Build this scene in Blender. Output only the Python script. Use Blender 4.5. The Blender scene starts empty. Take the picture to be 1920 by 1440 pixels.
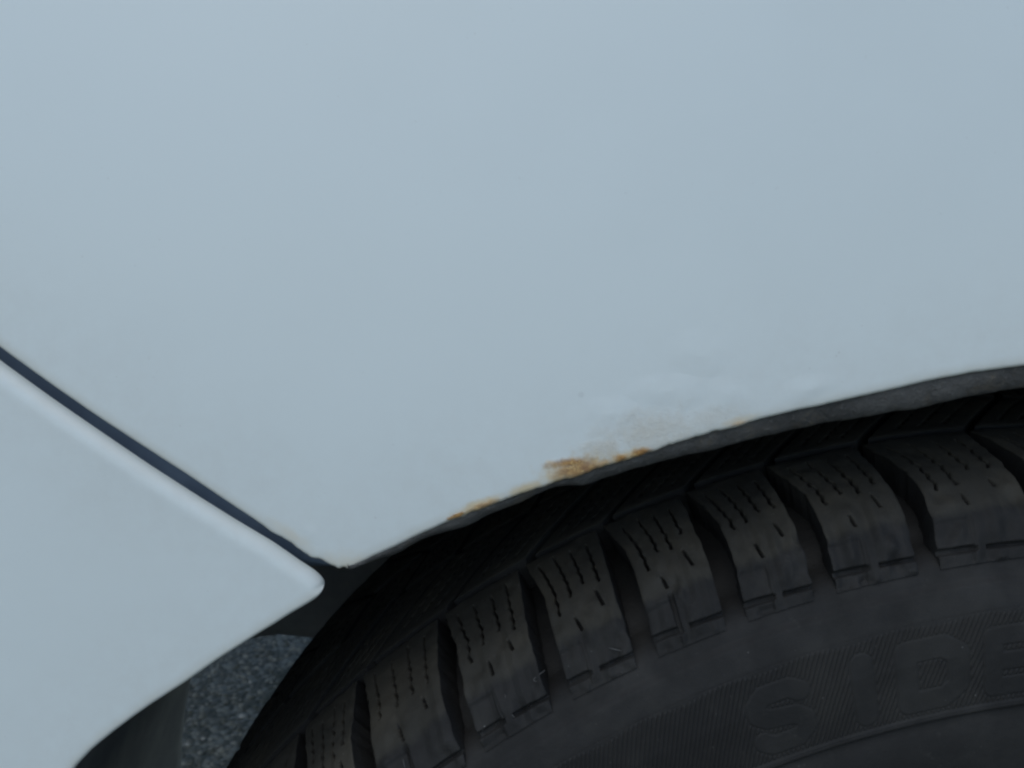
import bpy, math, random
import numpy as np
from mathutils import Matrix, Vector, noise
from mathutils.geometry import delaunay_2d_cdt

random.seed(7)
RNG = np.random.default_rng(7)
SC = bpy.context.scene
COL = SC.collection
H = 0.316                      # height of the wheel axle above the ground

# ------------------------------------------------------------------ camera
cd = bpy.data.cameras.new('camera')
cam = bpy.data.objects.new('camera', cd)
COL.objects.link(cam)
SC.camera = cam
_r = Vector((0.99857159, -0.02082506, 0.04920458))
_u = Vector((-0.04558341, 0.14837543, 0.98788))
_f = Vector((0.02787341, 0.98871181, -0.14721421))
cam.matrix_world = Matrix(((_r.x, _u.x, -_f.x, -0.182076),
                           (_r.y, _u.y, -_f.y, -0.294949),
                           (_r.z, _u.z, -_f.z, 0.354448 + H),
                           (0, 0, 0, 1)))
cd.sensor_width = 36.0
cd.lens = 36.0 * 1577.5 / 1920.0
cd.clip_start = 0.01
cd.clip_end = 2000.0
cd.dof.use_dof = True
cd.dof.focus_distance = 0.235
cd.dof.aperture_fstop = 30.0

# ------------------------------------------------------------------ sky, sun, exposure
SUN = Vector((-0.30, -0.75, 1.0)).normalized()      # towards the sun
w = bpy.data.worlds.new('World')
SC.world = w
w.use_nodes = True
nt = w.node_tree
sky = nt.nodes.new('ShaderNodeTexSky')
sky.sky_type = 'NISHITA'
sky.sun_disc = False
sky.sun_elevation = math.asin(SUN.z)
sky.sun_rotation = math.atan2(SUN.x, SUN.y)
sky.air_density = 1.0
sky.dust_density = 0.6
sky.ozone_density = 1.4
nt.links.new(sky.outputs[0], nt.nodes['Background'].inputs[0])
nt.nodes['Background'].inputs[1].default_value = 0.13
sl = bpy.data.lights.new('sun', 'SUN')
sl.energy = 0.8
sl.angle = math.radians(60)
sl.color = (1.0, 0.98, 0.89)
so = bpy.data.objects.new('sun', sl)
COL.objects.link(so)
so.rotation_euler = (-SUN).to_track_quat('-Z', 'Y').to_euler()
so.location = (0, 0, 5)
SC.cycles.filter_width = 2.4
SC.view_settings.view_transform = 'Standard'
SC.view_settings.look = 'None'
SC.view_settings.gamma = 1.0
SC.view_settings.use_curve_mapping = False
SC.view_settings.exposure = 0.10

# ------------------------------------------------------------------ material helpers
class NB:
    """small node builder"""
    def __init__(self, name):
        self.m = bpy.data.materials.new(name)
        self.m.use_nodes = True
        self.t = self.m.node_tree
        self.p = self.t.nodes['Principled BSDF']
        self.co = self.t.nodes.new('ShaderNodeTexCoord').outputs['Object']
    def n(self, kind, **kw):
        nd = self.t.nodes.new(kind)
        for k, v in kw.items():
            setattr(nd, k, v)
        return nd
    def put(self, sock, v):
        if isinstance(v, bpy.types.NodeSocket):
            self.t.links.new(v, sock)
        else:
            sock.default_value = v
    def math(self, op, a, b=0.0, clamp=False):
        nd = self.n('ShaderNodeMath', operation=op, use_clamp=clamp)
        self.put(nd.inputs[0], a); self.put(nd.inputs[1], b)
        return nd.outputs[0]
    def noise(self, scale, detail=4.0, rough=0.55, vec=None, dist=0.0):
        nd = self.n('ShaderNodeTexNoise')
        self.put(nd.inputs['Vector'], vec or self.co)
        nd.inputs['Scale'].default_value = scale
        nd.inputs['Detail'].default_value = detail
        nd.inputs['Roughness'].default_value = rough
        nd.inputs['Distortion'].default_value = dist
        return nd.outputs['Fac']
    def voro(self, scale, feature='F1', out='Distance', vec=None):
        nd = self.n('ShaderNodeTexVoronoi', feature=feature)
        self.put(nd.inputs['Vector'], vec or self.co)
        nd.inputs['Scale'].default_value = scale
        return nd.outputs[out]
    def ramp(self, fac, a, b, lo=0.0, hi=1.0):
        nd = self.n('ShaderNodeMapRange', interpolation_type='SMOOTHSTEP')
        self.put(nd.inputs[0], fac)
        for i, v in enumerate((a, b, lo, hi)):
            nd.inputs[i + 1].default_value = v
        return nd.outputs[0]
    def mix(self, fac, a, b):
        nd = self.n('ShaderNodeMix', data_type='RGBA')
        self.put(nd.inputs['Factor'], fac)
        self.put(nd.inputs[6], a if isinstance(a, bpy.types.NodeSocket) else (*a, 1))
        self.put(nd.inputs[7], b if isinstance(b, bpy.types.NodeSocket) else (*b, 1))
        return nd.outputs[2]
    def attr(self, name):
        return self.n('ShaderNodeAttribute', attribute_name=name).outputs['Fac']
    def bump(self, height, dist, strength=1.0, prev=None):
        nd = self.n('ShaderNodeBump')
        nd.inputs['Strength'].default_value = strength
        nd.inputs['Distance'].default_value = dist
        self.put(nd.inputs['Height'], height)
        if prev is not None:
            self.put(nd.inputs['Normal'], prev)
        return nd.outputs[0]
    def done(self, color=None, rough=None, normal=None, spec=None):
        if color is not None:
            self.put(self.p.inputs['Base Color'], color if isinstance(color, bpy.types.NodeSocket) else (*color, 1))
        if rough is not None:
            self.put(self.p.inputs['Roughness'], rough)
        if normal is not None:
            self.put(self.p.inputs['Normal'], normal)
        if spec is not None:
            self.p.inputs['Specular IOR Level'].default_value = spec
        return self.m
    def ellipse(self, cx, cz, ax, az, rot, warp, amp, lo=1.0, hi=0.6):
        """soft-edged patch in the x-z plane (millimetres), outline broken up by noise"""
        mp = self.n('ShaderNodeMapping', vector_type='TEXTURE')
        self.put(mp.inputs['Vector'], self.co)
        mp.inputs['Location'].default_value = (cx / 1000, 0, cz / 1000 + H)
        mp.inputs['Rotation'].default_value = (0, -math.radians(rot), 0)
        mp.inputs['Scale'].default_value = (ax / 1000, 1000, az / 1000)
        ln = self.n('ShaderNodeVectorMath', operation='LENGTH')
        self.put(ln.inputs[0], mp.outputs[0])
        d = self.math('ADD', ln.outputs['Value'], self.math('MULTIPLY', self.math('SUBTRACT', warp, 0.5), amp))
        return self.ramp(d, lo, hi)
    def maxof(self, lst):
        o = lst[0]
        for x in lst[1:]:
            o = self.math('MAXIMUM', o, x)
        return o

# white body paint with rust creeping from the wheel-arch edge
def paint_material(rusty):
    b = NB('white_body_paint_rusty' if rusty else 'white_body_paint')
    dirt = b.ramp(b.noise(14, 5, 0.6), 0.35, 0.75)
    base = b.mix(b.math('MULTIPLY', dirt, 0.35), (0.73, 0.80, 0.785), (0.67, 0.73, 0.71))
    speck = b.ramp(b.noise(900, 2, 0.5), 0.72, 0.80)
    base = b.mix(b.math('MULTIPLY', speck, 0.12), base, (0.35, 0.33, 0.28))
    ed = b.attr('edge_d')
    grime_w = b.noise(260, 4, 0.6)
    grime = b.math('MULTIPLY', b.ramp(b.math('ADD', ed, b.math('MULTIPLY', grime_w, 0.0016)), 0.0042, 0.0004), 0.42)
    film = b.math('MULTIPLY', b.ramp(b.math('ADD', ed, b.math('MULTIPLY', b.noise(38, 6, 0.65), 0.03)), 0.055, 0.004), b.ramp(b.noise(210, 6, 0.7), 0.25, 0.75, 0.06, 0.22))
    base = b.mix(film, base, (0.50, 0.48, 0.43))
    spray = b.math('MULTIPLY', b.ramp(b.voro(210, 'F1'), 0.075, 0.03), b.math('MULTIPLY', b.ramp(ed, 0.045, 0.0), b.ramp(b.noise(55, 3, 0.6), 0.5, 0.7)))
    base = b.mix(b.math('MULTIPLY', spray, 0.28), base, (0.30, 0.28, 0.24))
    col = b.mix(grime, base, (0.46, 0.42, 0.31))
    peel = b.noise(420, 2, 0.5)
    nrm = b.bump(b.noise(9, 2, 0.5), 0.0025, 0.5)
    nrm = b.bump(peel, 0.00003, 0.35, nrm)
    rough = 0.48
    if rusty:
        w1 = b.noise(300, 5, 0.65)
        w2 = b.noise(750, 5, 0.7)
        # dull olive-grey patch where paint has lifted
        olive = b.maxof([b.ellipse(-145, 316.0, 14, 6.5, 18, w1, 1.5, 1.3, -0.1),
                         b.ellipse(-155, 311, 9, 4, 20, w1, 1.4, 1.2, 0.2),
                         b.math('MULTIPLY', b.ellipse(-130, 320.5, 9, 3, 15, w1, 1.4, 1.3, 0.0), 0.6)])
        col = b.mix(b.math('MULTIPLY', olive, 0.55), col, (0.54, 0.485, 0.375))
        # yellow bleed
        yel = b.maxof([b.ellipse(-160.5, 306.4, 11, 4.2, 16, w1, 1.3, 1.15, 0.35),
                       b.ellipse(-149, 310.0, 6.0, 2.4, 20, w1, 1.3, 1.15, 0.35),
                       b.ellipse(-183, 296.6, 7.5, 1.9, 24, w1, 1.2, 1.15, 0.35),
                       b.ellipse(-172, 301.6, 5, 1.6, 22, w1, 1.2, 1.2, 0.3),
                       b.math('MULTIPLY', b.ellipse(-214, 281.5, 7, 3.0, 5, w1, 1.2, 1.3, 0.0), 0.35),
                       b.math('MULTIPLY', b.ellipse(-227, 287.5, 7, 1.6, -33, w1, 1.3, 1.3, 0.0), 0.35),
                       b.math('MULTIPLY', b.ellipse(-124, 319.8, 5, 1.3, 17, w1, 1.2, 1.15, 0.2), 0.5)])
        col = b.mix(b.math('MULTIPLY', yel, 0.62), col, (0.62, 0.45, 0.19))
        # deep rust
        rust = b.maxof([b.ellipse(-162.0, 308.2, 6.4, 1.7, 9, w1, 1.2, 1.2, 0.2),
                        b.math('MULTIPLY', b.ellipse(-160.3, 306.8, 7.2, 3.3, 14, w1, 1.0, 1.15, 0.3), 0.9),
                        b.math('MULTIPLY', b.ellipse(-156.0, 308.0, 5.0, 1.2, 18, w1, 1.5, 1.25, 0.2), 0.6),
                        b.ellipse(-150.6, 309.9, 2.2, 1.3, 15, w1, 1.3, 1.25, 0.2),
                        b.ellipse(-145.8, 311.5, 3.4, 1.2, 20, w1, 1.3, 1.25, 0.2),
                        b.math('MULTIPLY', b.ellipse(-181.8, 297.0, 4.2, 1.0, 24, w1, 1.3, 1.2, 0.3), 0.75),
                        b.ellipse(-188.3, 294.1, 2.6, 0.7, 24, w2, 1.4, 1.1, 0.45),
                        b.math('MULTIPLY', b.ellipse(-123.8, 319.2, 2.6, 0.7, 17, w1, 1.4, 1.2, 0.3), 0.45)])
        line = b.math('MULTIPLY', b.ramp(b.math('ADD', ed, b.math('MULTIPLY', w2, 0.0016)), 0.00125, 0.0005),
                      b.maxof([b.ellipse(-166, 305, 50, 16, 20, w1, 0.6, 1.1, 0.7),
                               b.ellipse(-216, 283, 14, 8, 0, w1, 0.6, 1.1, 0.6)]))
        shade = b.mix(b.ramp(b.noise(520, 4, 0.7), 0.35, 0.65), (0.46, 0.25, 0.07), (0.24, 0.105, 0.03))
        dark = b.mix(b.ramp(w2, 0.52, 0.66), shade, (0.62, 0.41, 0.15))
        rr = b.math('MAXIMUM', b.math('MULTIPLY', rust, 0.95), b.math('MULTIPLY', line, 0.8))
        col = b.mix(rr, col, dark)
        chip = b.ellipse(-160.7, 324.3, 0.75, 0.75, 0, w1, 0.8, 1.2, 0.5)
        col = b.mix(b.math('MULTIPLY', chip, 0.13), col, (0.20, 0.20, 0.19))
        # pits
        pit = b.ramp(b.voro(330, 'F1'), 0.10, 0.04)
        pm = b.math('MULTIPLY', pit, b.math('MULTIPLY', olive, 0.45))
        col = b.mix(pm, col, (0.10, 0.09, 0.08))
        # blistered paint
        w0 = b.noise(150, 1, 0.4)
        bl = b.maxof([b.ellipse(-141, 326.0, 8.5, 3.6, 8, w0, 1.6, 1.5, -0.2),
                      b.ellipse(-127.0, 326.0, 4.2, 3.6, -20, w0, 1.6, 1.5, -0.2),
                      b.ellipse(-154, 320.0, 7, 3.4, 20, w0, 1.6, 1.5, -0.2),
                      b.ellipse(-134, 334.5, 6, 4, 0, w0, 1.2, 1.6, -0.3),
                      b.ellipse(-108, 328.0, 6, 2.4, 15, w0, 1.6, 1.5, -0.2),
                      b.math('MULTIPLY', b.ellipse(-223, 288.6, 4.2, 2.2, -33, w0, 1.4, 1.4, 0.0), 0.5)])
        nrm = b.bump(bl, 0.0009, 0.26, nrm)
        nrm = b.bump(b.math('MULTIPLY', b.maxof([rust, b.math('MULTIPLY', olive, 0.6)]), b.noise(650, 5, 0.7)), 0.0006, 0.7, nrm)
        rn = b.n('ShaderNodeMix', data_type='FLOAT')
        b.put(rn.inputs[0], b.math('MAXIMUM', rr, olive)); rn.inputs[2].default_value = 0.48; rn.inputs[3].default_value = 0.8
        rough = rn.outputs[0]
    b.p.inputs['Coat Weight'].default_value = 0.25
    b.p.inputs['Coat Roughness'].default_value = 0.28
    return b.done(col, rough, nrm)

M = {}
M['paint_rust'] = paint_material(True)
M['paint'] = paint_material(False)

b = NB('tyre_rubber')
dust = b.ramp(b.noise(45, 5, 0.6), 0.42, 0.70)
ct = b.attr('contact')
clean = b.mix(dust, (0.018, 0.018, 0.0175), (0.029, 0.0285, 0.0265))
dusty = b.mix(dust, (0.033, 0.032, 0.027), (0.055, 0.051, 0.040))
c = b.mix(b.ramp(b.math('ADD', ct, b.math('MULTIPLY', b.math('SUBTRACT', b.noise(140, 5, 0.65), 0.5), 0.9)), 0.3, 0.75), clean, dusty)
sp = b.ramp(b.voro(430, 'F1'), 0.085, 0.04)
spm = b.math('MULTIPLY', sp, b.ramp(b.noise(90, 3, 0.6), 0.54, 0.68))
c = b.mix(b.math('MULTIPLY', spm, 0.75), c, (0.22, 0.222, 0.21))
scuff = b.ramp(b.noise(230, 6, 0.75), 0.60, 0.72)
c = b.mix(b.math('MULTIPLY', scuff, 0.35), c, (0.055, 0.054, 0.050))
n1 = b.bump(b.noise(1500, 3, 0.6), 0.00012, 0.6)
n1 = b.bump(b.noise(160, 5, 0.65), 0.0006, 0.6, n1)
M['rubber'] = b.done(c, b.ramp(b.noise(80, 4, 0.6), 0.3, 0.7, 0.65, 0.85), n1, 0.25)

b = NB('underseal')
g = b.noise(700, 4, 0.7)
c = b.mix(b.ramp(b.noise(60, 5, 0.65), 0.35, 0.68), (0.06, 0.059, 0.056), (0.115, 0.113, 0.106))
c = b.mix(b.math('MULTIPLY', b.ramp(g, 0.55, 0.7), 0.5), c, (0.20, 0.195, 0.18))
c = b.mix(b.math('MULTIPLY', b.ramp(b.noise(130, 5, 0.7), 0.5, 0.68), 0.55), c, (0.15, 0.125, 0.09))
M['underseal'] = b.done(c, 0.85, b.bump(g, 0.0008, 1.0))

b = NB('liner_plastic')
g = b.noise(420, 5, 0.65)
c = b.mix(b.ramp(b.noise(22, 5, 0.6), 0.35, 0.7), (0.24, 0.245, 0.245), (0.36, 0.36, 0.35))
M['liner'] = b.done(c, 0.7, b.bump(g, 0.0004, 0.5))

b = NB('bracket_shade_blue')
c = b.mix(b.ramp(b.noise(60, 4, 0.6), 0.35, 0.7), (0.11, 0.155, 0.22), (0.15, 0.205, 0.28))  # slate blue carries the seam's sky-tinted shade in the bracket colour
M['bracket'] = b.done(c, 0.6, b.bump(b.noise(500, 3, 0.6), 0.0001, 0.5))

b = NB('asphalt')
cell = b.voro(120, 'F1', 'Color')
sep = b.n('ShaderNodeSeparateColor'); b.put(sep.inputs[0], cell)
c = b.mix(b.ramp(sep.outputs[0], 0.2, 0.95), (0.075, 0.080, 0.063), (0.20, 0.206, 0.172))
c = b.mix(b.ramp(b.noise(9, 5, 0.6), 0.5, 0.7), c, (0.045, 0.050, 0.032))
hh = b.math('SUBTRACT', 1.0, b.voro(120, 'F1'))
M['asphalt'] = b.done(c, 0.85, b.bump(hh, 0.006, 0.8))

def stone_mat(name):
    b = NB(name)
    isl = b.n('ShaderNodeNewGeometry').outputs['Random Per Island']
    c = b.mix(b.ramp(isl, 0.0, 0.85), (0.09, 0.095, 0.077), (0.24, 0.242, 0.208))
    c = b.mix(b.ramp(isl, 0.94, 0.97), c, (0.42, 0.41, 0.36))
    return b.done(c, 0.85)
M['stone'] = stone_mat('road_stone')

# ------------------------------------------------------------------ mesh helpers
def mesh_obj(name, V, F, mat, parent=None, smooth=True, attrs=None):
    me = bpy.data.meshes.new(name)
    V = np.asarray(V, dtype=np.float32)
    if isinstance(F, np.ndarray):
        k = F.shape[1]
        me.vertices.add(len(V)); me.vertices.foreach_set('co', V.ravel())
        me.loops.add(F.size); me.loops.foreach_set('vertex_index', F.ravel().astype(np.int32))
        me.polygons.add(len(F))
        me.polygons.foreach_set('loop_start', np.arange(0, F.size, k, dtype=np.int32))
        me.update(calc_edges=True)
    else:
        me.from_pydata(V.tolist(), [], F)
    me.validate()
    if attrs:
        for k, a in attrs.items():
            at = me.attributes.new(k, 'FLOAT', 'POINT')
            at.data.foreach_set('value', np.asarray(a, np.float32))
    me.materials.append(mat)
    me.polygons.foreach_set('use_smooth', [smooth] * len(me.polygons))
    me.update()
    o = bpy.data.objects.new(name, me)
    COL.objects.link(o)
    if parent:
        o.parent = parent
    return o

def grid_faces(nu, nv, off=0, wrap=False):
    """quads for a grid of nv rows of nu points (row-major)"""
    j = np.arange(nv - 1)[:, None]
    i = np.arange(nu if wrap else nu - 1)[None, :]
    a = j * nu + i
    bq = j * nu + (i + 1) % nu
    return np.stack([a, bq, bq + nu, a + nu], -1).reshape(-1, 4) + off

def vnoise(P, s):
    return np.array([noise.noise(Vector((float(p[0]) * s, float(p[1]) * s, float(p[2]) * s))) for p in P])

def resample(P, ds):
    P = np.asarray(P, float)
    L = np.r_[0, np.cumsum(np.hypot(*np.diff(P, axis=0).T))]
    n = max(2, int(L[-1] / ds) + 1)
    t = np.linspace(0, L[-1], n)
    return np.stack([np.interp(t, L, P[:, 0]), np.interp(t, L, P[:, 1])], 1)

def smooth_line(P, it):
    P = P.copy()
    for _ in range(it):
        P[1:-1] = 0.25 * P[:-2] + 0.5 * P[1:-1] + 0.25 * P[2:]
    return P

def seg_dist(P, A, B):
    """distance of points P to the polyline segments A-B"""
    out = np.full(len(P), 1e9)
    for i0 in range(0, len(A), 64):
        a = A[None, i0:i0 + 64]; bb = B[None, i0:i0 + 64]
        d = bb - a
        t = np.clip(((P[:, None] - a) * d).sum(-1) / np.maximum((d * d).sum(-1), 1e-18), 0, 1)
        q = a + t[..., None] * d - P[:, None]
        out = np.minimum(out, np.sqrt((q * q).sum(-1)).min(1))
    return out

# ------------------------------------------------------------------ the setting: asphalt
ground = mesh_obj('ground', [(-150, -150, 0), (150, -150, 0), (150, 150, 0), (-150, 150, 0)], [(0, 1, 2, 3)], M['asphalt'])
ground['kind'] = 'structure'
# loose stones of the road surface where the eye gets under the car
SV, SF = [], []
ico = [(0, 0, 1)] + [(math.cos(a) * 0.89, math.sin(a) * 0.89, 0.25) for a in np.arange(5) * 1.2566] + \
      [(math.cos(a) * 0.95, math.sin(a) * 0.95, -0.4) for a in np.arange(5) * 1.2566 + 0.63]
icf = [(0, 1 + i, 1 + (i + 1) % 5) for i in range(5)] + \
      [(1 + i, 6 + i, 1 + (i + 1) % 5) for i in range(5)] + [(1 + (i + 1) % 5, 6 + i, 6 + (i + 1) % 5) for i in range(5)]
for i in range(5200):
    x = random.uniform(-1.1, -0.1); y = random.uniform(0.35, 1.5)
    s = random.uniform(0.0022, 0.0050) * (1.4 if random.random() < 0.08 else 1)
    o0 = len(SV)
    rz = random.uniform(0, 6.28); kx = random.uniform(0.7, 1.3); kz = random.uniform(0.5, 0.9)
    for (a, bb, cc) in ico:
        a2 = a * kx * random.uniform(0.8, 1.2); b2 = bb * random.uniform(0.8, 1.2)
        SV.append((x + s * (a2 * math.cos(rz) - b2 * math.sin(rz)), y + s * (a2 * math.sin(rz) + b2 * math.cos(rz)),
                   0.0005 + s * kz * cc * random.uniform(0.8, 1.1)))
    SF += [tuple(o0 + k for k in f) for f in icf]
st = mesh_obj('loose_stones', SV, SF, M['stone'], None, False)
st['kind'] = 'stuff'
st['label'] = 'small grey stones of the rough asphalt under the car'
st['category'] = 'stones'

# ------------------------------------------------------------------ the car
car = bpy.data.objects.new('parked_car', None)
COL.objects.link(car)
car['label'] = 'white parked car with rust creeping along its wheel arch above a worn black tyre'
car['category'] = 'car'

# outlines measured on the body side, millimetres (x along the car, z above the axle)
FS = [(-296.0, 328.0), (-284.6, 320.4), (-273.2, 313.1), (-261.7, 306.2), (-252.5, 300.7), (-243.3, 294.9), (-234.4, 289.4), (-231.7, 287.5), (-228.4, 286.0), (-225.2, 283.5), (-221.8, 281.6), (-220.4, 281.4), (-217.6, 280.2), (-215.6, 279.3)]
FA = [(-213.6, 279.3), (-211.2, 280.6), (-207.3, 283.0), (-202.0, 285.8), (-195.6, 289.5), (-190.1, 292.3), (-186.1, 294.2), (-181.6, 296.3), (-177.1, 298.2), (-172.2, 300.6), (-167.3, 302.4), (-162.9, 304.1), (-159.2, 305.1), (-156.2, 306.7), (-152.1, 308.3), (-147.8, 309.9), (-143.3, 311.5), (-138.4, 313.6), (-133.1, 315.7), (-128.2, 317.3), (-123.8, 318.4), (-119.4, 320.2), (-110.5, 322.8), (-104.7, 324.3), (-95.3, 326.9), (-87.3, 329.1), (-79.1, 331.4), (-70.9, 333.4), (-58.2, 335.7)]
LB = [(-213.5, 278.4), (-207.9, 280.2), (-202.3, 282.9), (-195.2, 287.0), (-185.1, 290.8), (-176.9, 295.1), (-172.0, 297.6), (-164.0, 301.4), (-157.6, 301.8), (-145.2, 306.6), (-129.0, 311.6), (-120.3, 314.3), (-102.9, 319.1), (-77.9, 324.6), (-55.4, 330.1)]
BT = [(-295.1, 324.6), (-283.7, 317.0), (-272.4, 309.8), (-261.0, 302.6), (-249.5, 295.7), (-240.4, 290.4), (-231.2, 285.3), (-224.7, 281.0), (-221.4, 279.0), (-219.6, 277.4), (-218.7, 276.1), (-219.1, 274.4), (-220.4, 272.8), (-222.6, 271.2), (-226.5, 268.6), (-230.5, 265.6), (-234.5, 262.8), (-243.6, 256.1), (-251.8, 249.5), (-260.1, 243.3), (-264.6, 239.7), (-270.2, 234.9), (-275.4, 230.1), (-280.0, 224.7)]

def arc(r, a0, a1, n):
    return [(r * math.sin(math.radians(a)), r * math.cos(math.radians(a))) for a in np.linspace(a0, a1, n)]

def body_y(x, z):
    """outer skin of the body side (metres, z above the axle)"""
    up = np.maximum(0, z - 0.30); fr = np.maximum(0, -0.12 - x); bk = np.maximum(0, x + 0.02)
    return -0.105 + 0.42 * up ** 2 + 0.22 * fr ** 2 + 0.1 * bk ** 2 + 0.08 * np.maximum(0, 0.30 - z) ** 2

def panel(name, edge, far, mat, R, flange, step=0.0005, proud=0.0, corner=None):
    """pressed panel: 'edge' is the measured rim (rolled with radius R), 'far' closes the outline off"""
    e = resample(np.asarray(edge) / 1000, step)
    f = resample(np.vstack([e[-1:], np.asarray(far) / 1000, e[:1]]), 0.012)[1:-1]
    loop = np.vstack([e, f])
    A, B = e[:-1], e[1:]
    # orientation (counter-clockwise wanted)
    area = 0.5 * np.sum(loop[:, 0] * np.roll(loop[:, 1], -1) - np.roll(loop[:, 0], -1) * loop[:, 1])
    t = np.gradient(e, axis=0); t /= np.hypot(t[:, 0], t[:, 1])[:, None]
    nin = np.stack([-t[:, 1], t[:, 0]], 1) * (1 if area > 0 else -1)
    pts = [loop]
    for d in [R * k for k in (0.04, 0.13, 0.22, 0.33, 0.5, 0.75, 1.0)] + [R + 0.0008, R + 0.002, R + 0.004, R + 0.007, R + 0.011]:
        st_ = 1 if d < 0.002 else (2 if d < 0.006 else 5)
        q = (e + nin * d)[2:-2:st_]
        q = q[seg_dist(q, A, B) > d * 0.93]
        pts.append(q)
    lo, hi = loop.min(0), loop.max(0)
    gx, gz = np.meshgrid(np.arange(lo[0], hi[0], 0.006), np.arange(lo[1], hi[1], 0.006))
    g = np.stack([gx.ravel(), gz.ravel()], 1) + 0.0004
    far_ok = (seg_dist(g, A, B) > R + 0.015) & (seg_dist(g, loop, np.roll(loop, -1, 0)) > 0.004)
    g = g[far_ok]
    # inside test
    ins = np.zeros(len(g), bool)
    x2, z2 = np.roll(loop, -1, 0).T
    for (xa, za, xb, zb) in zip(loop[:, 0], loop[:, 1], x2, z2):
        c = ((za > g[:, 1]) != (zb > g[:, 1]))
        if c.any():
            xi = (xb - xa) * (g[:, 1] - za) / (zb - za + 1e-18) + xa
            ins ^= c & (g[:, 0] < xi)
    pts.append(g[ins])
    P = np.vstack(pts)
    n = len(loop)
    cdt = delaunay_2d_cdt([Vector(map(float, p)) for p in P], [], [list(range(n)) if area > 0 else list(range(n))[::-1]], 1, 1e-7)
    V2 = np.array([tuple(v) for v in cdt[0]]); F = [list(f_) for f_ in cdt[2]]
    d = seg_dist(V2, A, B)
    K = 0.70 if corner else 1.0                    # flat elliptical roll on the plastic bumper
    rnd = lambda dd_, r_: np.where(dd_ < r_, r_ - np.sqrt(np.maximum(0, r_ * r_ - (r_ - dd_) ** 2)), 0)
    if corner:                                     # softer roll before the corner, tighter one after it
        q = int(np.argmin(np.hypot(*(e - np.array(corner) / 1000).T)))
        roll = np.maximum(K * rnd(seg_dist(V2, A[:q], B[:q]), R), rnd(seg_dist(V2, A[q:], B[q:]), 0.0010))
        Re = np.where(np.arange(len(e)) < q, K * R, np.maximum(0.0010, K * R - (K * R - 0.0010) * (np.arange(len(e)) - q) / 8.0))
    else:
        roll = rnd(d, R); Re = R
    yy = body_y(V2[:, 0], V2[:, 1]) - proud + roll
    V = [(a, y_, z_ + H) for (a, z_), y_ in zip(V2, yy)]
    # flange running inwards behind the rim
    base = len(V)
    ne = len(e)
    ey = body_y(e[:, 0], e[:, 1]) - proud + Re
    prof = [(0.0, 0.0), (0.0005, 0.0008), (0.0035, flange)] if corner else [(0.0, 0.0), (0.0, 0.002), (0.0006, flange)]
    for (ins_, dy) in prof:
        for k in range(ne):
            q = e[k] + nin[k] * ins_
            V.append((q[0], ey[k] + dy + 1e-5, q[1] + H))
    dd = list(d) + [0.0] * (ne * len(prof))
    for r_ in range(len(prof) - 1):
        for k in range(ne - 1):
            a = base + r_ * ne + k
            F.append([a, a + 1, a + 1 + ne, a + ne])
    o = mesh_obj(name, V, F, mat, car, True, {'edge_d': dd})
    # consistent outward normals for the skin (towards -y)
    return o

def rough_edge(P, amp, where):
    P = resample(P, 0.5)
    P = smooth_line(P, 3)
    out = []
    for i, (x, z) in enumerate(P):
        k = amp * where(x)
        n_ = noise.noise(Vector((x * 0.35, z * 0.35, 3.1))) * 1.0 + noise.noise(Vector((x * 1.1, z * 1.1, 8.0))) * 0.5
        out.append((x, z + k * n_))
    return np.array(out)

seam = [(-620, 560), (-480, 460), (-400, 404), (-340, 362.5)] + FS
seam = rough_edge(seam, 1.0, lambda x: 0.04 + 0.45 * max(0, min(1, (x + 236) / 8)) )
tip = [(-214.3, 279.95)]
arch = FA + arc(341.5, -7.5, 75, 40)
arch = rough_edge(arch, 1.0, lambda x: 0.10 + 0.28 * max(0, min(1, (x + 195) / 10)) * max(0, min(1, (-118 - x) / 10)))
fender_edge = np.vstack([seam, tip, arch])
panel('fender', fender_edge, [(420, 95), (420, 620), (-620, 620)], M['paint_rust'], 0.0011, 0.0045)

bump_edge = [(-620, 556.5), (-480, 456.5), (-400, 400.5), (-340, 359)] + BT[:8]
bump_edge = np.vstack([smooth_line(resample(bump_edge, 0.5), 6),
                       smooth_line(resample(BT[7:] + arc(358.5, -51.5, -105, 30), 0.5), 6)[1:]])
panel('bumper', bump_edge, [(-620, -93)], M['paint'], 0.0040, 0.0060, proud=0.0026, corner=BT[10])

# bracket that closes the seam between bumper and fender
def ribbon(name, rows, mat, parent=car, thick=None):
    """sheet through rows of 3-D points (each row the same length)"""
    nv, nu = len(rows), len(rows[0])
    V = np.array(rows, float).reshape(-1, 3)
    F = grid_faces(nu, nv)
    o = mesh_obj(name, V, F, mat, parent)
    if thick:
        m = o.modifiers.new('thickness', 'SOLIDIFY'); m.thickness = thick; m.offset = 0
    return o

sm = smooth_line(resample([(-620, 558.5), (-480, 458.5), (-400, 402.5), (-340, 361)] + [(a, z - 1.6) for a, z in FS] + [(-214.5, 278.4)], 2.0), 4) / 1000
rows = []
for off, dy in ((0.014, 0.0095), (0.006, 0.0080), (0.0, 0.0072), (-0.008, 0.0080), (-0.016, 0.0095)):
    rows.append([])
    for p in sm:
        o_ = off if off > 0 else off * min(1.0, max(0.05, (-0.2145 - p[0]) / 0.03))
        rows[-1].append((p[0] + o_ * 0.55, float(body_y(p[0], p[1])) + dy, p[1] + o_ * 0.83 + H))
ribbon('seam_bracket', rows, M['bracket'], thick=0.0015)

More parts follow.
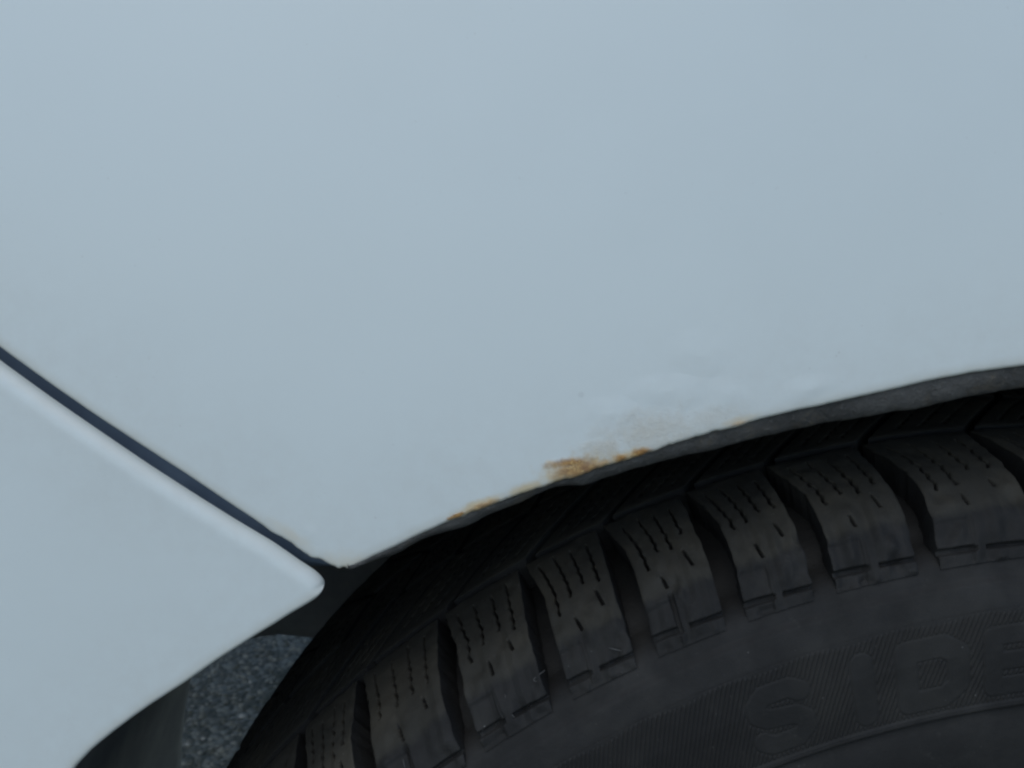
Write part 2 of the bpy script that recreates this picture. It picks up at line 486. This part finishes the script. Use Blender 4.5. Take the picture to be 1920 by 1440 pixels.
# undersealed lip under the arch edge
top = resample(np.vstack([[(-213.5, 280.6)], np.array(FA), np.array(arc(341.5, -7.5, 75, 40))]), 0.7)
bot = resample(LB + arc(334.6, -7.0, 75, 40), 0.7)
k = 560
tt = np.linspace(0, 1, k)
def along(P):
    L = np.r_[0, np.cumsum(np.hypot(*np.diff(P, axis=0).T))]; L /= L[-1]
    return np.stack([np.interp(tt, L, P[:, 0]), np.interp(tt, L, P[:, 1])], 1) / 1000
top, bot = along(smooth_line(top, 3)), along(smooth_line(bot, 3))
rows = []
dn = (top - bot); ln = np.hypot(dn[:, 0], dn[:, 1])[:, None]; dn = dn / ln
for (fr, ex, y) in ((0, 0.0012, -0.1025), (0.0, 0.0003, -0.1030), (0.3, 0, -0.1027), (0.6, 0, -0.1018), (0.85, 0, -0.1008), (1.0, 0, -0.0995), (1.02, 0, -0.098), (0.9, 0.001, -0.094), (0.4, 0.003, -0.088), (0, 0.012, -0.084)):
    q = top + (bot - top) * fr + dn * ex
    row = []
    for i in range(k):
        p = q[i]
        nz = noise.noise(Vector((p[0] * 400, y * 300, p[1] * 400))) * 0.00055
        nz2 = noise.noise(Vector((p[0] * 130, 5.0, p[1] * 130))) * (0.0006 if 0.5 < fr < 1.01 else 0.0001)
        row.append((p[0] + dn[i, 0] * nz2, y + nz, p[1] + dn[i, 1] * nz2 + H))
    rows.append(row)
ribbon('wheel_arch_lip', rows, M['underseal'])

# plastic liner round the wheel well and the inner wall behind it
rows = []
ys = np.r_[-0.086, np.linspace(-0.08, 0.226, 34)]
ph = np.radians(np.linspace(-112, 80, 200))
for y in ys:
    step = 0.004 * (1 / (1 + math.exp(-(y - 0.005) / 0.002))) - 0.004 * (1 / (1 + math.exp(-(y - 0.05) / 0.002)))
    r = 0.366 + step + (0.010 if y > -0.07 else 0)
    rows.append([(r * math.sin(a), y, r * math.cos(a) + H) for a in ph])
ribbon('wheel_arch_liner', rows, M['liner'], thick=0.002)
WL = [(-420, 35), (-378.5, 69.7), (-368.0, 79.5), (-347.1, 94.0), (-329.8, 101.8), (-312.5, 105.0), (-284.8, 103.2), (-256.8, 98.7), (-200, 90), (0, 80), (420, 60)]
WL = resample(WL, 12) / 1000
rows = [[(p[0], 0.2275, p[1] * (1 - s) + 0.62 * s + H) for p in WL] for s in (0, 0.02, 0.25, 0.5, 0.75, 1.0)]
UP = [[(x, y_, 0.62 + (0.05 * math.sin(x * 7) if y_ > 0.3 else 0)) for x in np.linspace(-1.0, 0.8, 30)] for y_ in (0.229, 0.5, 0.9, 1.3)]
ribbon('underbody_shade_panel', UP, M['liner'], thick=0.002)  # unseen sheet added to keep the asphalt beneath the car in shade
ribbon('inner_wing_panel', rows, M['liner'], thick=0.002)

# ------------------------------------------------------------------ the tyre
ctrl = [(-.0985, .2895), (-.0968, .2945), (-.0935, .3005), (-.0875, .3062), (-.0775, .3105), (-.0570, .3143), (-.03, .3160), (0, .3165)]
ctrl = np.array(ctrl + [(-y, r) for y, r in ctrl[-2::-1]])
def dense(C, n):
    """Catmull-Rom through C"""
    out = []
    Pp = np.vstack([2 * C[0] - C[1], C, 2 * C[-1] - C[-2]])
    for i in range(1, len(Pp) - 2):
        p0, p1, p2, p3 = Pp[i - 1:i + 3]
        for t in np.linspace(0, 1, n, endpoint=False):
            out.append(0.5 * ((2 * p1) + (-p0 + p2) * t + (2 * p0 - 5 * p1 + 4 * p2 - p3) * t * t + (-p0 + 3 * p1 - 3 * p2 + p3) * t ** 3))
    out.append(C[-1])
    return np.array(out)
PR = dense(ctrl, 30)
PS = np.r_[0, np.cumsum(np.hypot(*np.diff(PR, axis=0).T))]
PT = np.gradient(PR, PS, axis=0); PT /= np.hypot(PT[:, 0], PT[:, 1])[:, None]
PN = np.stack([-PT[:, 1], PT[:, 0]], 1)          # outward
def prof(s):
    f = lambda a: np.interp(s, PS, a)
    return f(PR[:, 0]), f(PR[:, 1]), f(PN[:, 0]), f(PN[:, 1])
def s_of_y(y):
    return float(np.interp(y, PR[:, 0], PS))
DEPTH = 0.0095
def depth_at(s):
    e = np.minimum(s, PS[-1] - s)
    t = np.clip((e - 0.0015) / 0.0105, 0, 1)
    return 0.0003 + (DEPTH - 0.0003) * t * t * (3 - 2 * t)
def on_tyre(phi, s, h):
    y, r, ny, nr = prof(s)
    rr = r + nr * h
    return np.stack([rr * np.sin(phi), y + ny * h, rr * np.cos(phi) + H], -1)

# body of the tyre: groove floors, sidewalls, beads
side = [(-.0986, .2888), (-.0988, .2882), (-.1003, .2877), (-.1008, .2868), (-.1024, .2822), (-.1028, .2812), (-.1042, .2720), (-.1047, .2590), (-.1052, .2582), (-.1056, .2575), (-.1052, .2570), (-.1040, .2565), (-.1041, .2555),
        (-.1048, .2545), (-.1056, .2480), (-.1052, .2400), (-.1052, .2390), (-.1066, .2385), (-.1066, .2330), (-.1030, .2260), (-.0960, .2150), (-.0860, .2060), (-.0760, .2000)]
inner = [(-.0700, .2040), (-.0800, .2150), (-.0900, .2350), (-.0930, .2600), (-.0850, .2880), (-.0600, .3000), (0, .3035)]
sl_ = np.linspace(0, PS[-1], 90)
y, r, ny, nr = prof(sl_)
dp = depth_at(sl_)
treadfloor = np.stack([y - ny * dp, r - nr * dp], 1)
left = np.array(side)
full = np.vstack([np.array(inner)[::-1], left[::-1], treadfloor, left * [-1, 1], np.array(inner)[:-1] * [-1, 1]])
NS = 420
ang = np.linspace(0, 2 * np.pi, NS, endpoint=False)
V = np.stack([full[:, 1:2] * np.sin(ang), np.repeat(full[:, :1], NS, 1), full[:, 1:2] * np.cos(ang) + H], -1).reshape(-1, 3)
tyre = mesh_obj('tyre', V, grid_faces(NS, len(full), wrap=True), M['rubber'], car)
tyre['label'] = 'worn black winter tyre with sipes cut in its tread blocks'

# plain steel wheel that carries the tyre
b = NB('wheel_steel')
M['steel'] = b.done(b.mix(b.noise(30, 4, 0.6), (0.16, 0.165, 0.17), (0.24, 0.245, 0.25)), 0.5)
rim = np.array([(.090, .214), (.086, .2045), (.070, .2025), (-.070, .2025), (-.086, .2045), (-.0915, .2150), (-.0925, .2135), (-.088, .2000), (-.074, .1960), (-.050, .1800),
                (-.030, .1650), (-.042, .1350), (-.046, .1100), (-.030, .0900), (-.024, .0600), (-.030, .0400), (-.052, .0360), (-.054, .0300), (-.054, .0010)])
na = 96
ang = np.linspace(0, 2 * np.pi, na, endpoint=False)
V = np.stack([rim[:, 1:2] * np.sin(ang), np.repeat(rim[:, :1], na, 1), rim[:, 1:2] * np.cos(ang) + H], -1).reshape(-1, 3)
mesh_obj('wheel_rim', V, grid_faces(na, len(rim), wrap=True), M['steel'], car)

def height_part(name, PHI, S, Hh, base, mat, parent, contact=None):
    """grid of points with height Hh above the tyre surface and a skirt down to 'base' below it"""
    nv, nu = PHI.shape
    P = on_tyre(PHI, S, Hh).reshape(-1, 3)
    ring = np.r_[np.arange(nu), np.arange(1, nv) * nu + nu - 1, (nv - 1) * nu + np.arange(nu - 2, -1, -1), np.arange(nv - 2, 0, -1) * nu]
    Q = on_tyre(PHI.ravel()[ring], S.ravel()[ring], -base.ravel()[ring])
    P2 = P[ring]                                    # split the rim for a crisp edge
    n0 = len(P); m = len(ring)
    V = np.vstack([P, P2, Q])
    a = np.arange(m); bq = (a + 1) % m
    sk = np.stack([n0 + a, n0 + m + a, n0 + m + bq, n0 + bq], 1)
    F = np.vstack([grid_faces(nu, nv)[:, ::-1], sk])
    ct_ = None
    if contact is not None:
        ct_ = {'contact': np.r_[contact.ravel(), contact.ravel()[ring] * 0, np.zeros(m)]}
    return mesh_obj(name, V, F, mat, parent, True, ct_)

# variable pitch: angles of the lateral grooves at the shoulder
G = [-43.62, -37.94, -32.76, -28.04, -23.27, -18.74, -13.58, -7.76]
while G[0] > -78: G.insert(0, G[0] - (5.0 + 0.6 * math.sin(len(G) * 2.1)))
while G[-1] < 12: G.append(G[-1] + 5.0 + 0.6 * math.sin(len(G) * 1.7))
G = np.radians(G)

def zigzag(t):
    t = t % 1.0
    return np.abs(t * 2 - 1) * 2 - 1

def shoulder_block(i, side_=-1, fine=True):
    ga, gb = G[i], G[i + 1]
    rng = np.random.default_rng(100 + i + (50 if side_ > 0 else 0))
    s0, s1 = s_of_y(-0.0565), 0.0022
    nu, nv = (104, 190) if fine else (16, 26)
    u = np.linspace(0, 1, nu)[None, :]; v = np.linspace(0, 1, nv)[:, None]
    S = s0 + (s1 - s0) * v + 0 * u
    w_a = 0.0014 + 0.0024 * np.clip(v / 0.40, 0, 1) ** 1.2 - 0.0004 * np.clip((v - .75) / .25, 0, 1)
    w_b = 0.0011 + 0.0016 * np.clip(v / 0.40, 0, 1) - 0.0002 * np.clip((v - .75) / .25, 0, 1)
    off = np.radians(-0.55) * v + np.radians(0.35) * np.sin(np.pi * v)
    a = ga + off + w_a / 0.305; bb = gb + off - w_b / 0.305
    jit = lambda: 0.00012 * np.interp(v[:, 0], np.linspace(0, 1, 24), rng.normal(size=24))[:, None] / 0.305
    a = a + jit(); bb = bb + jit()
    PHI = a + (bb - a) * u
    wid = (bb - a) * 0.305                                   # metres
    h = np.zeros((nv, nu))
    x = u * wid; L = abs(s1 - s0); yv = v * L
    # rounded and worn rim of the block
    e = np.minimum(np.minimum(x, wid - x), yv + 0 * x)
    h -= 0.0004 * np.exp(-(e / 0.0004)) 
    h += 0.0002 * np.interp(u[0] * 3 + 0, np.linspace(0, 3, 12), rng.normal(size=12))[None, :] * np.clip(v * 2, 0, 1)
    if fine:
        low = rng.normal(size=(14, 9))
        hh = np.zeros((nv, nu))
        vi = np.clip(v[:, 0] * 13, 0, 12.999); ui = np.clip(u[0] * 8, 0, 7.999)
        v0 = vi.astype(int); u0 = ui.astype(int); fv = (vi - v0)[:, None]; fu = (ui - u0)[None]
        fv = fv * fv * (3 - 2 * fv); fu = fu * fu * (3 - 2 * fu)
        hh = (low[v0][:, u0] * (1 - fu) + low[v0][:, u0 + 1] * fu) * (1 - fv) + (low[v0 + 1][:, u0] * (1 - fu) + low[v0 + 1][:, u0 + 1] * fu) * fv
        h += hh * (0.00012 + 0.00035 * np.clip((v - 0.55) / 0.2, 0, 1))
        # zigzag sipes in the tread face
        ns = 4
        for q in range(ns):
            c = (q + 0.75 + rng.uniform(-.08, .08)) / (ns + 0.6)
            top_, end_ = 0.07 + rng.uniform(0, .07), (0.56, 0.52, 0.49, 0.46)[q] + rng.uniform(-.05, .06)
            zig = 0.00024 * np.clip((v - 0.12) / 0.2, 0, 1) * zigzag(v * L / 0.0042 + q * 0.3 + rng.uniform())
            cx = wid * c + zig + 0.0009 * (v - 0.25)
            half = 0.00006 + 0.00020 * np.clip((v - 0.10) / 0.25, 0, 1)
            m = np.clip((half + 0.00018 - np.abs(x - cx)) / 0.00024, 0, 1) * np.clip((v - top_) / 0.02, 0, 1) * np.clip((end_ - v) / 0.012, 0, 1)
            h = np.minimum(h, h * (1 - m) - 0.0042 * m)
        # short slits lower down
        for c, va, vb in ((0.36, 0.62, 0.72), (0.74, 0.54, 0.635)):
            va += rng.uniform(-.02, .02); vb += rng.uniform(-.02, .02)
            cx = wid * (c + rng.uniform(-.03, .03)) + 0.0010 * (v - va) / 0.1
            half = 0.00030 * np.clip((v - va) / 0.05 + 0.3, 0, 1)
            m = np.clip((half + 0.00018 - np.abs(x - cx)) / 0.00025, 0, 1) * np.clip((v - va) / 0.01, 0, 1) * np.clip((vb - v) / 0.01, 0, 1)
            h = np.minimum(h, h * (1 - m) - 0.0030 * m)
        # L-shaped recess at the foot of the block
        nx = 0.40 + rng.uniform(-.05, .05)
        m1 = rng.choice([0.15, 0.4, 0.9]) * np.clip((0.0008 - np.abs(x - wid * nx - 0.002 * (v - .8))) / 0.0004, 0, 1) * np.clip((v - 0.73) / 0.04, 0, 1) * np.clip((0.945 - v) / 0.01, 0, 1)
        vb_ = 0.925 + 0.012 * (u - .5) + rng.uniform(-.006, .006)
        m2 = np.clip((0.0135 + 0.006 * (u < nx) - np.abs(v - vb_)) / 0.008, 0, 1) * np.where((u < nx + 0.03) | (u > nx + 0.14), 1.0, 0.0)
        m = np.maximum(m1, m2)
        h = h - 0.0019 * m * np.clip((1 - v) / 0.03, 0, 1)
        # lower face steps back beside the groove
        h -= 0.0007 * np.clip((v - 0.76) / 0.02, 0, 1) * np.clip((nx - u) / 0.03, 0, 1)
    h *= np.clip((1 - v) / 0.02 + 0.15, 0, 1)
    if side_ > 0:
        S = PS[-1] - S
    B = depth_at(S) + 0.0006
    return PHI, S, h, B

def row_block(i, y0, y1, slant0, slant1, fine=True, nsip=3, seed=0):
    ga, gb = G[i], G[i + 1]
    rng = np.random.default_rng(300 + i + seed)
    s0, s1 = s_of_y(y0), s_of_y(y1)
    nu, nv = (64, 90) if fine else (14, 14)
    u = np.linspace(0, 1, nu)[None, :]; v = np.linspace(0, 1, nv)[:, None]
    S = s0 + (s1 - s0) * v + 0 * u
    off = np.radians(slant0 + (slant1 - slant0) * v)
    a = ga + off + 0.0016 / 0.315; bb = gb + off - 0.0016 / 0.315
    PHI = a + (bb - a) * u
    wid = (bb - a) * 0.315; x = u * wid; L = abs(s1 - s0)
    e = np.minimum(np.minimum(x, wid - x), np.minimum(v, 1 - v) * L)
    h = -0.0003 * np.exp(-e / 0.0005) + 0.0002 * rng.normal() + 0 * e
    if fine:
        for q in range(nsip):
            cx = wid * (q + 1) / (nsip + 1) + 0.0005 * zigzag(v * L / 0.0035 + q * .3)
            m = np.clip((0.00055 - np.abs(x - cx)) / 0.0003, 0, 1) * np.clip((v - 0.1) / 0.04, 0, 1) * np.clip((0.9 - v) / 0.04, 0, 1)
            h = h * (1 - m) - 0.0045 * m
    if s1 < s0:
        pass
    B = depth_at(S) + 0.0006
    return PHI, S, h, B

for i in range(len(G) - 1):
    PHI, S, h, B = shoulder_block(i)
    vv = np.linspace(0, 1, len(S))[:, None]
    height_part('tread_block', PHI, S, h, B, M['rubber'], tyre, (h > -0.0009) * np.clip((0.80 - vv) / 0.12, 0, 1))
    for (ya, yb, sa, sb, sd) in ((-0.0165, -0.0530, 6.2, 0.6, 0), (0.0125, -0.0125, 8.5, 6.6, 1000), (0.0530, 0.0165, 3.0, 8.0, 2000)):
        PHI, S, h, B = row_block(i, ya, yb, sa, sb, True, 3, sd)
        height_part('tread_block', PHI, S, h, B, M['rubber'], tyre, (h > -0.0009) * 1.0)
    PHI, S, h, B = shoulder_block(i, 1, False)
    height_part('tread_block', PHI[:, ::1], S, h, B, M['rubber'], tyre)

# the rest of the tread, out of sight, as one mesh
AV, AF = [], []
cnt = 0
Gs = G.copy()
rest = np.linspace(Gs[-1], Gs[0] + 2 * np.pi, 50)
G = rest
def add_block(PHI, S, h, B):
    global cnt
    nv, nu = PHI.shape
    P = on_tyre(PHI, S, h).reshape(-1, 3)
    ring = np.r_[np.arange(nu), np.arange(1, nv) * nu + nu - 1, (nv - 1) * nu + np.arange(nu - 2, -1, -1), np.arange(nv - 2, 0, -1) * nu]
    Q = on_tyre(PHI.ravel()[ring], S.ravel()[ring], -B.ravel()[ring])
    m = len(ring); a = np.arange(m); bq = (a + 1) % m
    AV.append(np.vstack([P, Q]))
    AF.append(np.vstack([grid_faces(nu, nv)[:, ::-1], np.stack([ring[a], len(P) + a, len(P) + bq, ring[bq]], 1)]) + cnt)
    cnt += len(P) + m
for i in range(len(G) - 1):
    for sd in (-1, 1):
        add_block(*shoulder_block(i, sd, False))
    for (ya, yb, sa, sb) in ((-0.0165, -0.0530, 6.2, 0.6), (0.0125, -0.0125, 8.5, 6.6), (0.0530, 0.0165, 3.0, 8.0)):
        add_block(*row_block(i, ya, yb, sa, sb, False))
tr = mesh_obj('tread', np.vstack(AV), np.vstack(AF), M['rubber'], tyre, False)
tr['kind'] = 'stuff'

# hatched band with smooth raised letters on the sidewall
R0, R1 = 0.2583, 0.2815
a0, a1 = math.radians(-46), math.radians(6)
nu = int((a1 - a0) * 0.27 / 0.00021); nv = 110
PH = np.linspace(a0, a1, nu)[None, :]; RR = np.linspace(R0, R1, nv)[:, None]
arcx = PH * 0.27
hat = zigzag((arcx - (RR - 0.27) * 0.62) / 0.00128) * 0.5 + 0.5
hat = np.clip((hat - 0.25) / 0.45, 0, 1)
strokes = {
    'E': [[(.9, .1), (.14, .1), (.14, .9), (.9, .9)], [(.14, .5), (.78, .5)]],
    'S': [[(.86, .80), (.70, .9), (.28, .9), (.13, .78), (.13, .64), (.28, .53), (.72, .47), (.87, .36), (.87, .22), (.72, .1), (.28, .1), (.13, .2)]],
    'I': [[(.5, .1), (.5, .9)]],
    'D': [[(.14, .1), (.14, .9), (.66, .9), (.86, .74), (.86, .26), (.66, .1), (.14, .1)]],
}
letters = [('S', -25.25, -21.9), ('I', -19.95, -18.2), ('D', -17.3, -13.55), ('E', -12.7, -9.3)]
RL0, RL1 = 0.2610, 0.2768
LM = np.zeros((nv, nu)); LE = np.zeros((nv, nu))
for ch, pa, pb in letters:
    xa, xb = math.radians(pa) * 0.27, math.radians(pb) * 0.27
    hw = {'I': 0.0028, 'D': 0.0027, 'S': 0.0024}.get(ch, 0.0023)
    X = (arcx - 0.12 * (RR - RL0)) + 0 * RR; Z = RR + 0 * arcx
    cols = (PH[0] > math.radians(pa) - 0.03) & (PH[0] < math.radians(pb) + 0.03)
    pts = np.stack([X[:, cols].ravel(), Z[:, cols].ravel()], 1)
    for stq in strokes[ch]:
        q = np.array([(xa + (xb - xa) * p[0], RL0 + (RL1 - RL0) * p[1]) for p in stq])
        d = seg_dist(pts, q[:-1], q[1:]).reshape(nv, -1)
        LM[:, cols] = np.maximum(LM[:, cols], np.clip((hw - d) / 0.0002, 0, 1))
        LE[:, cols] = np.maximum(LE[:, cols], np.clip((hw + 0.0005 - d) / 0.0002, 0, 1))
fade = np.clip((RR - R0 - 0.0006) / 0.0004, 0, 1) * np.clip((R1 - 0.0006 - RR + 0.0004 * np.sin(arcx * 300)) / 0.0004, 0, 1)
hgt = 0.00025 + fade * ((1 - LE) * (hat * 0.00040 - 0.0001) + LM * 0.00022)
sd = np.array(side)[::-1]
yb = np.interp(RR[:, 0], sd[:, 1], sd[:, 0])[:, None]
Y = yb - hgt - 0.00005
Vb = np.stack([RR * np.sin(PH), Y, RR * np.cos(PH) + H], -1).reshape(-1, 3)
lb_ = mesh_obj('sidewall_lettering', Vb, grid_faces(nu, nv)[:, ::-1].copy(), M['rubber'], tyre)
lb_['label'] = 'embossed letters on a hatched band of the sidewall'

# pale scraps of torn rubber along the block feet
def thread(pts, rad):
    P = dense(np.array(pts), 8)
    n = len(P); k = 5
    V = []
    for j in range(n):
        t = P[min(j + 1, n - 1)] - P[max(j - 1, 0)]; t /= np.linalg.norm(t)
        a_ = np.cross(t, (0.3, 0.9, 0.2)); a_ /= np.linalg.norm(a_); b_ = np.cross(t, a_)
        rr = rad * (0.3 + 0.7 * math.sin(math.pi * (j + 0.5) / n))
        for q in range(k):
            V.append(P[j] + rr * (math.cos(q * 1.2566) * a_ + math.sin(q * 1.2566) * b_))
    F = [(j * k + q, j * k + (q + 1) % k, (j + 1) * k + (q + 1) % k, (j + 1) * k + q) for j in range(n - 1) for q in range(k)]
    return V, F
b = NB('scuffed_rubber')
M['scuff'] = b.done(b.mix(b.noise(900, 3, 0.6), (0.05, 0.05, 0.05), (0.11, 0.11, 0.105)), 0.7)
for (pts, rad) in [
    ([(-35.6, .0590), (-35.7, .0565), (-35.5, .0530)], .00020),
    ([(-33.6, .0550), (-33.9, .0535), (-33.2, .0528)], .00016),
    ([(-29.4, .0572), (-29.9, .0552)], .00016),
    ([(-41.6, .0520), (-41.7, .0540)], .00018),
]:
    P3 = []
    for pd, back in pts:
        s = s_of_y(-0.0565) - (0.0575 - 0.0022) * 0 - (0.1115 - back - 0.0515) * 0.98
        s = max(0.003, 0.0615 - back + 0.003)
        P3.append(on_tyre(np.radians(pd), s, 0.0002))
    Vt, Ft = thread(P3, rad)
    mesh_obj('rubber_scrap', Vt, Ft, M['scuff'], tyre)
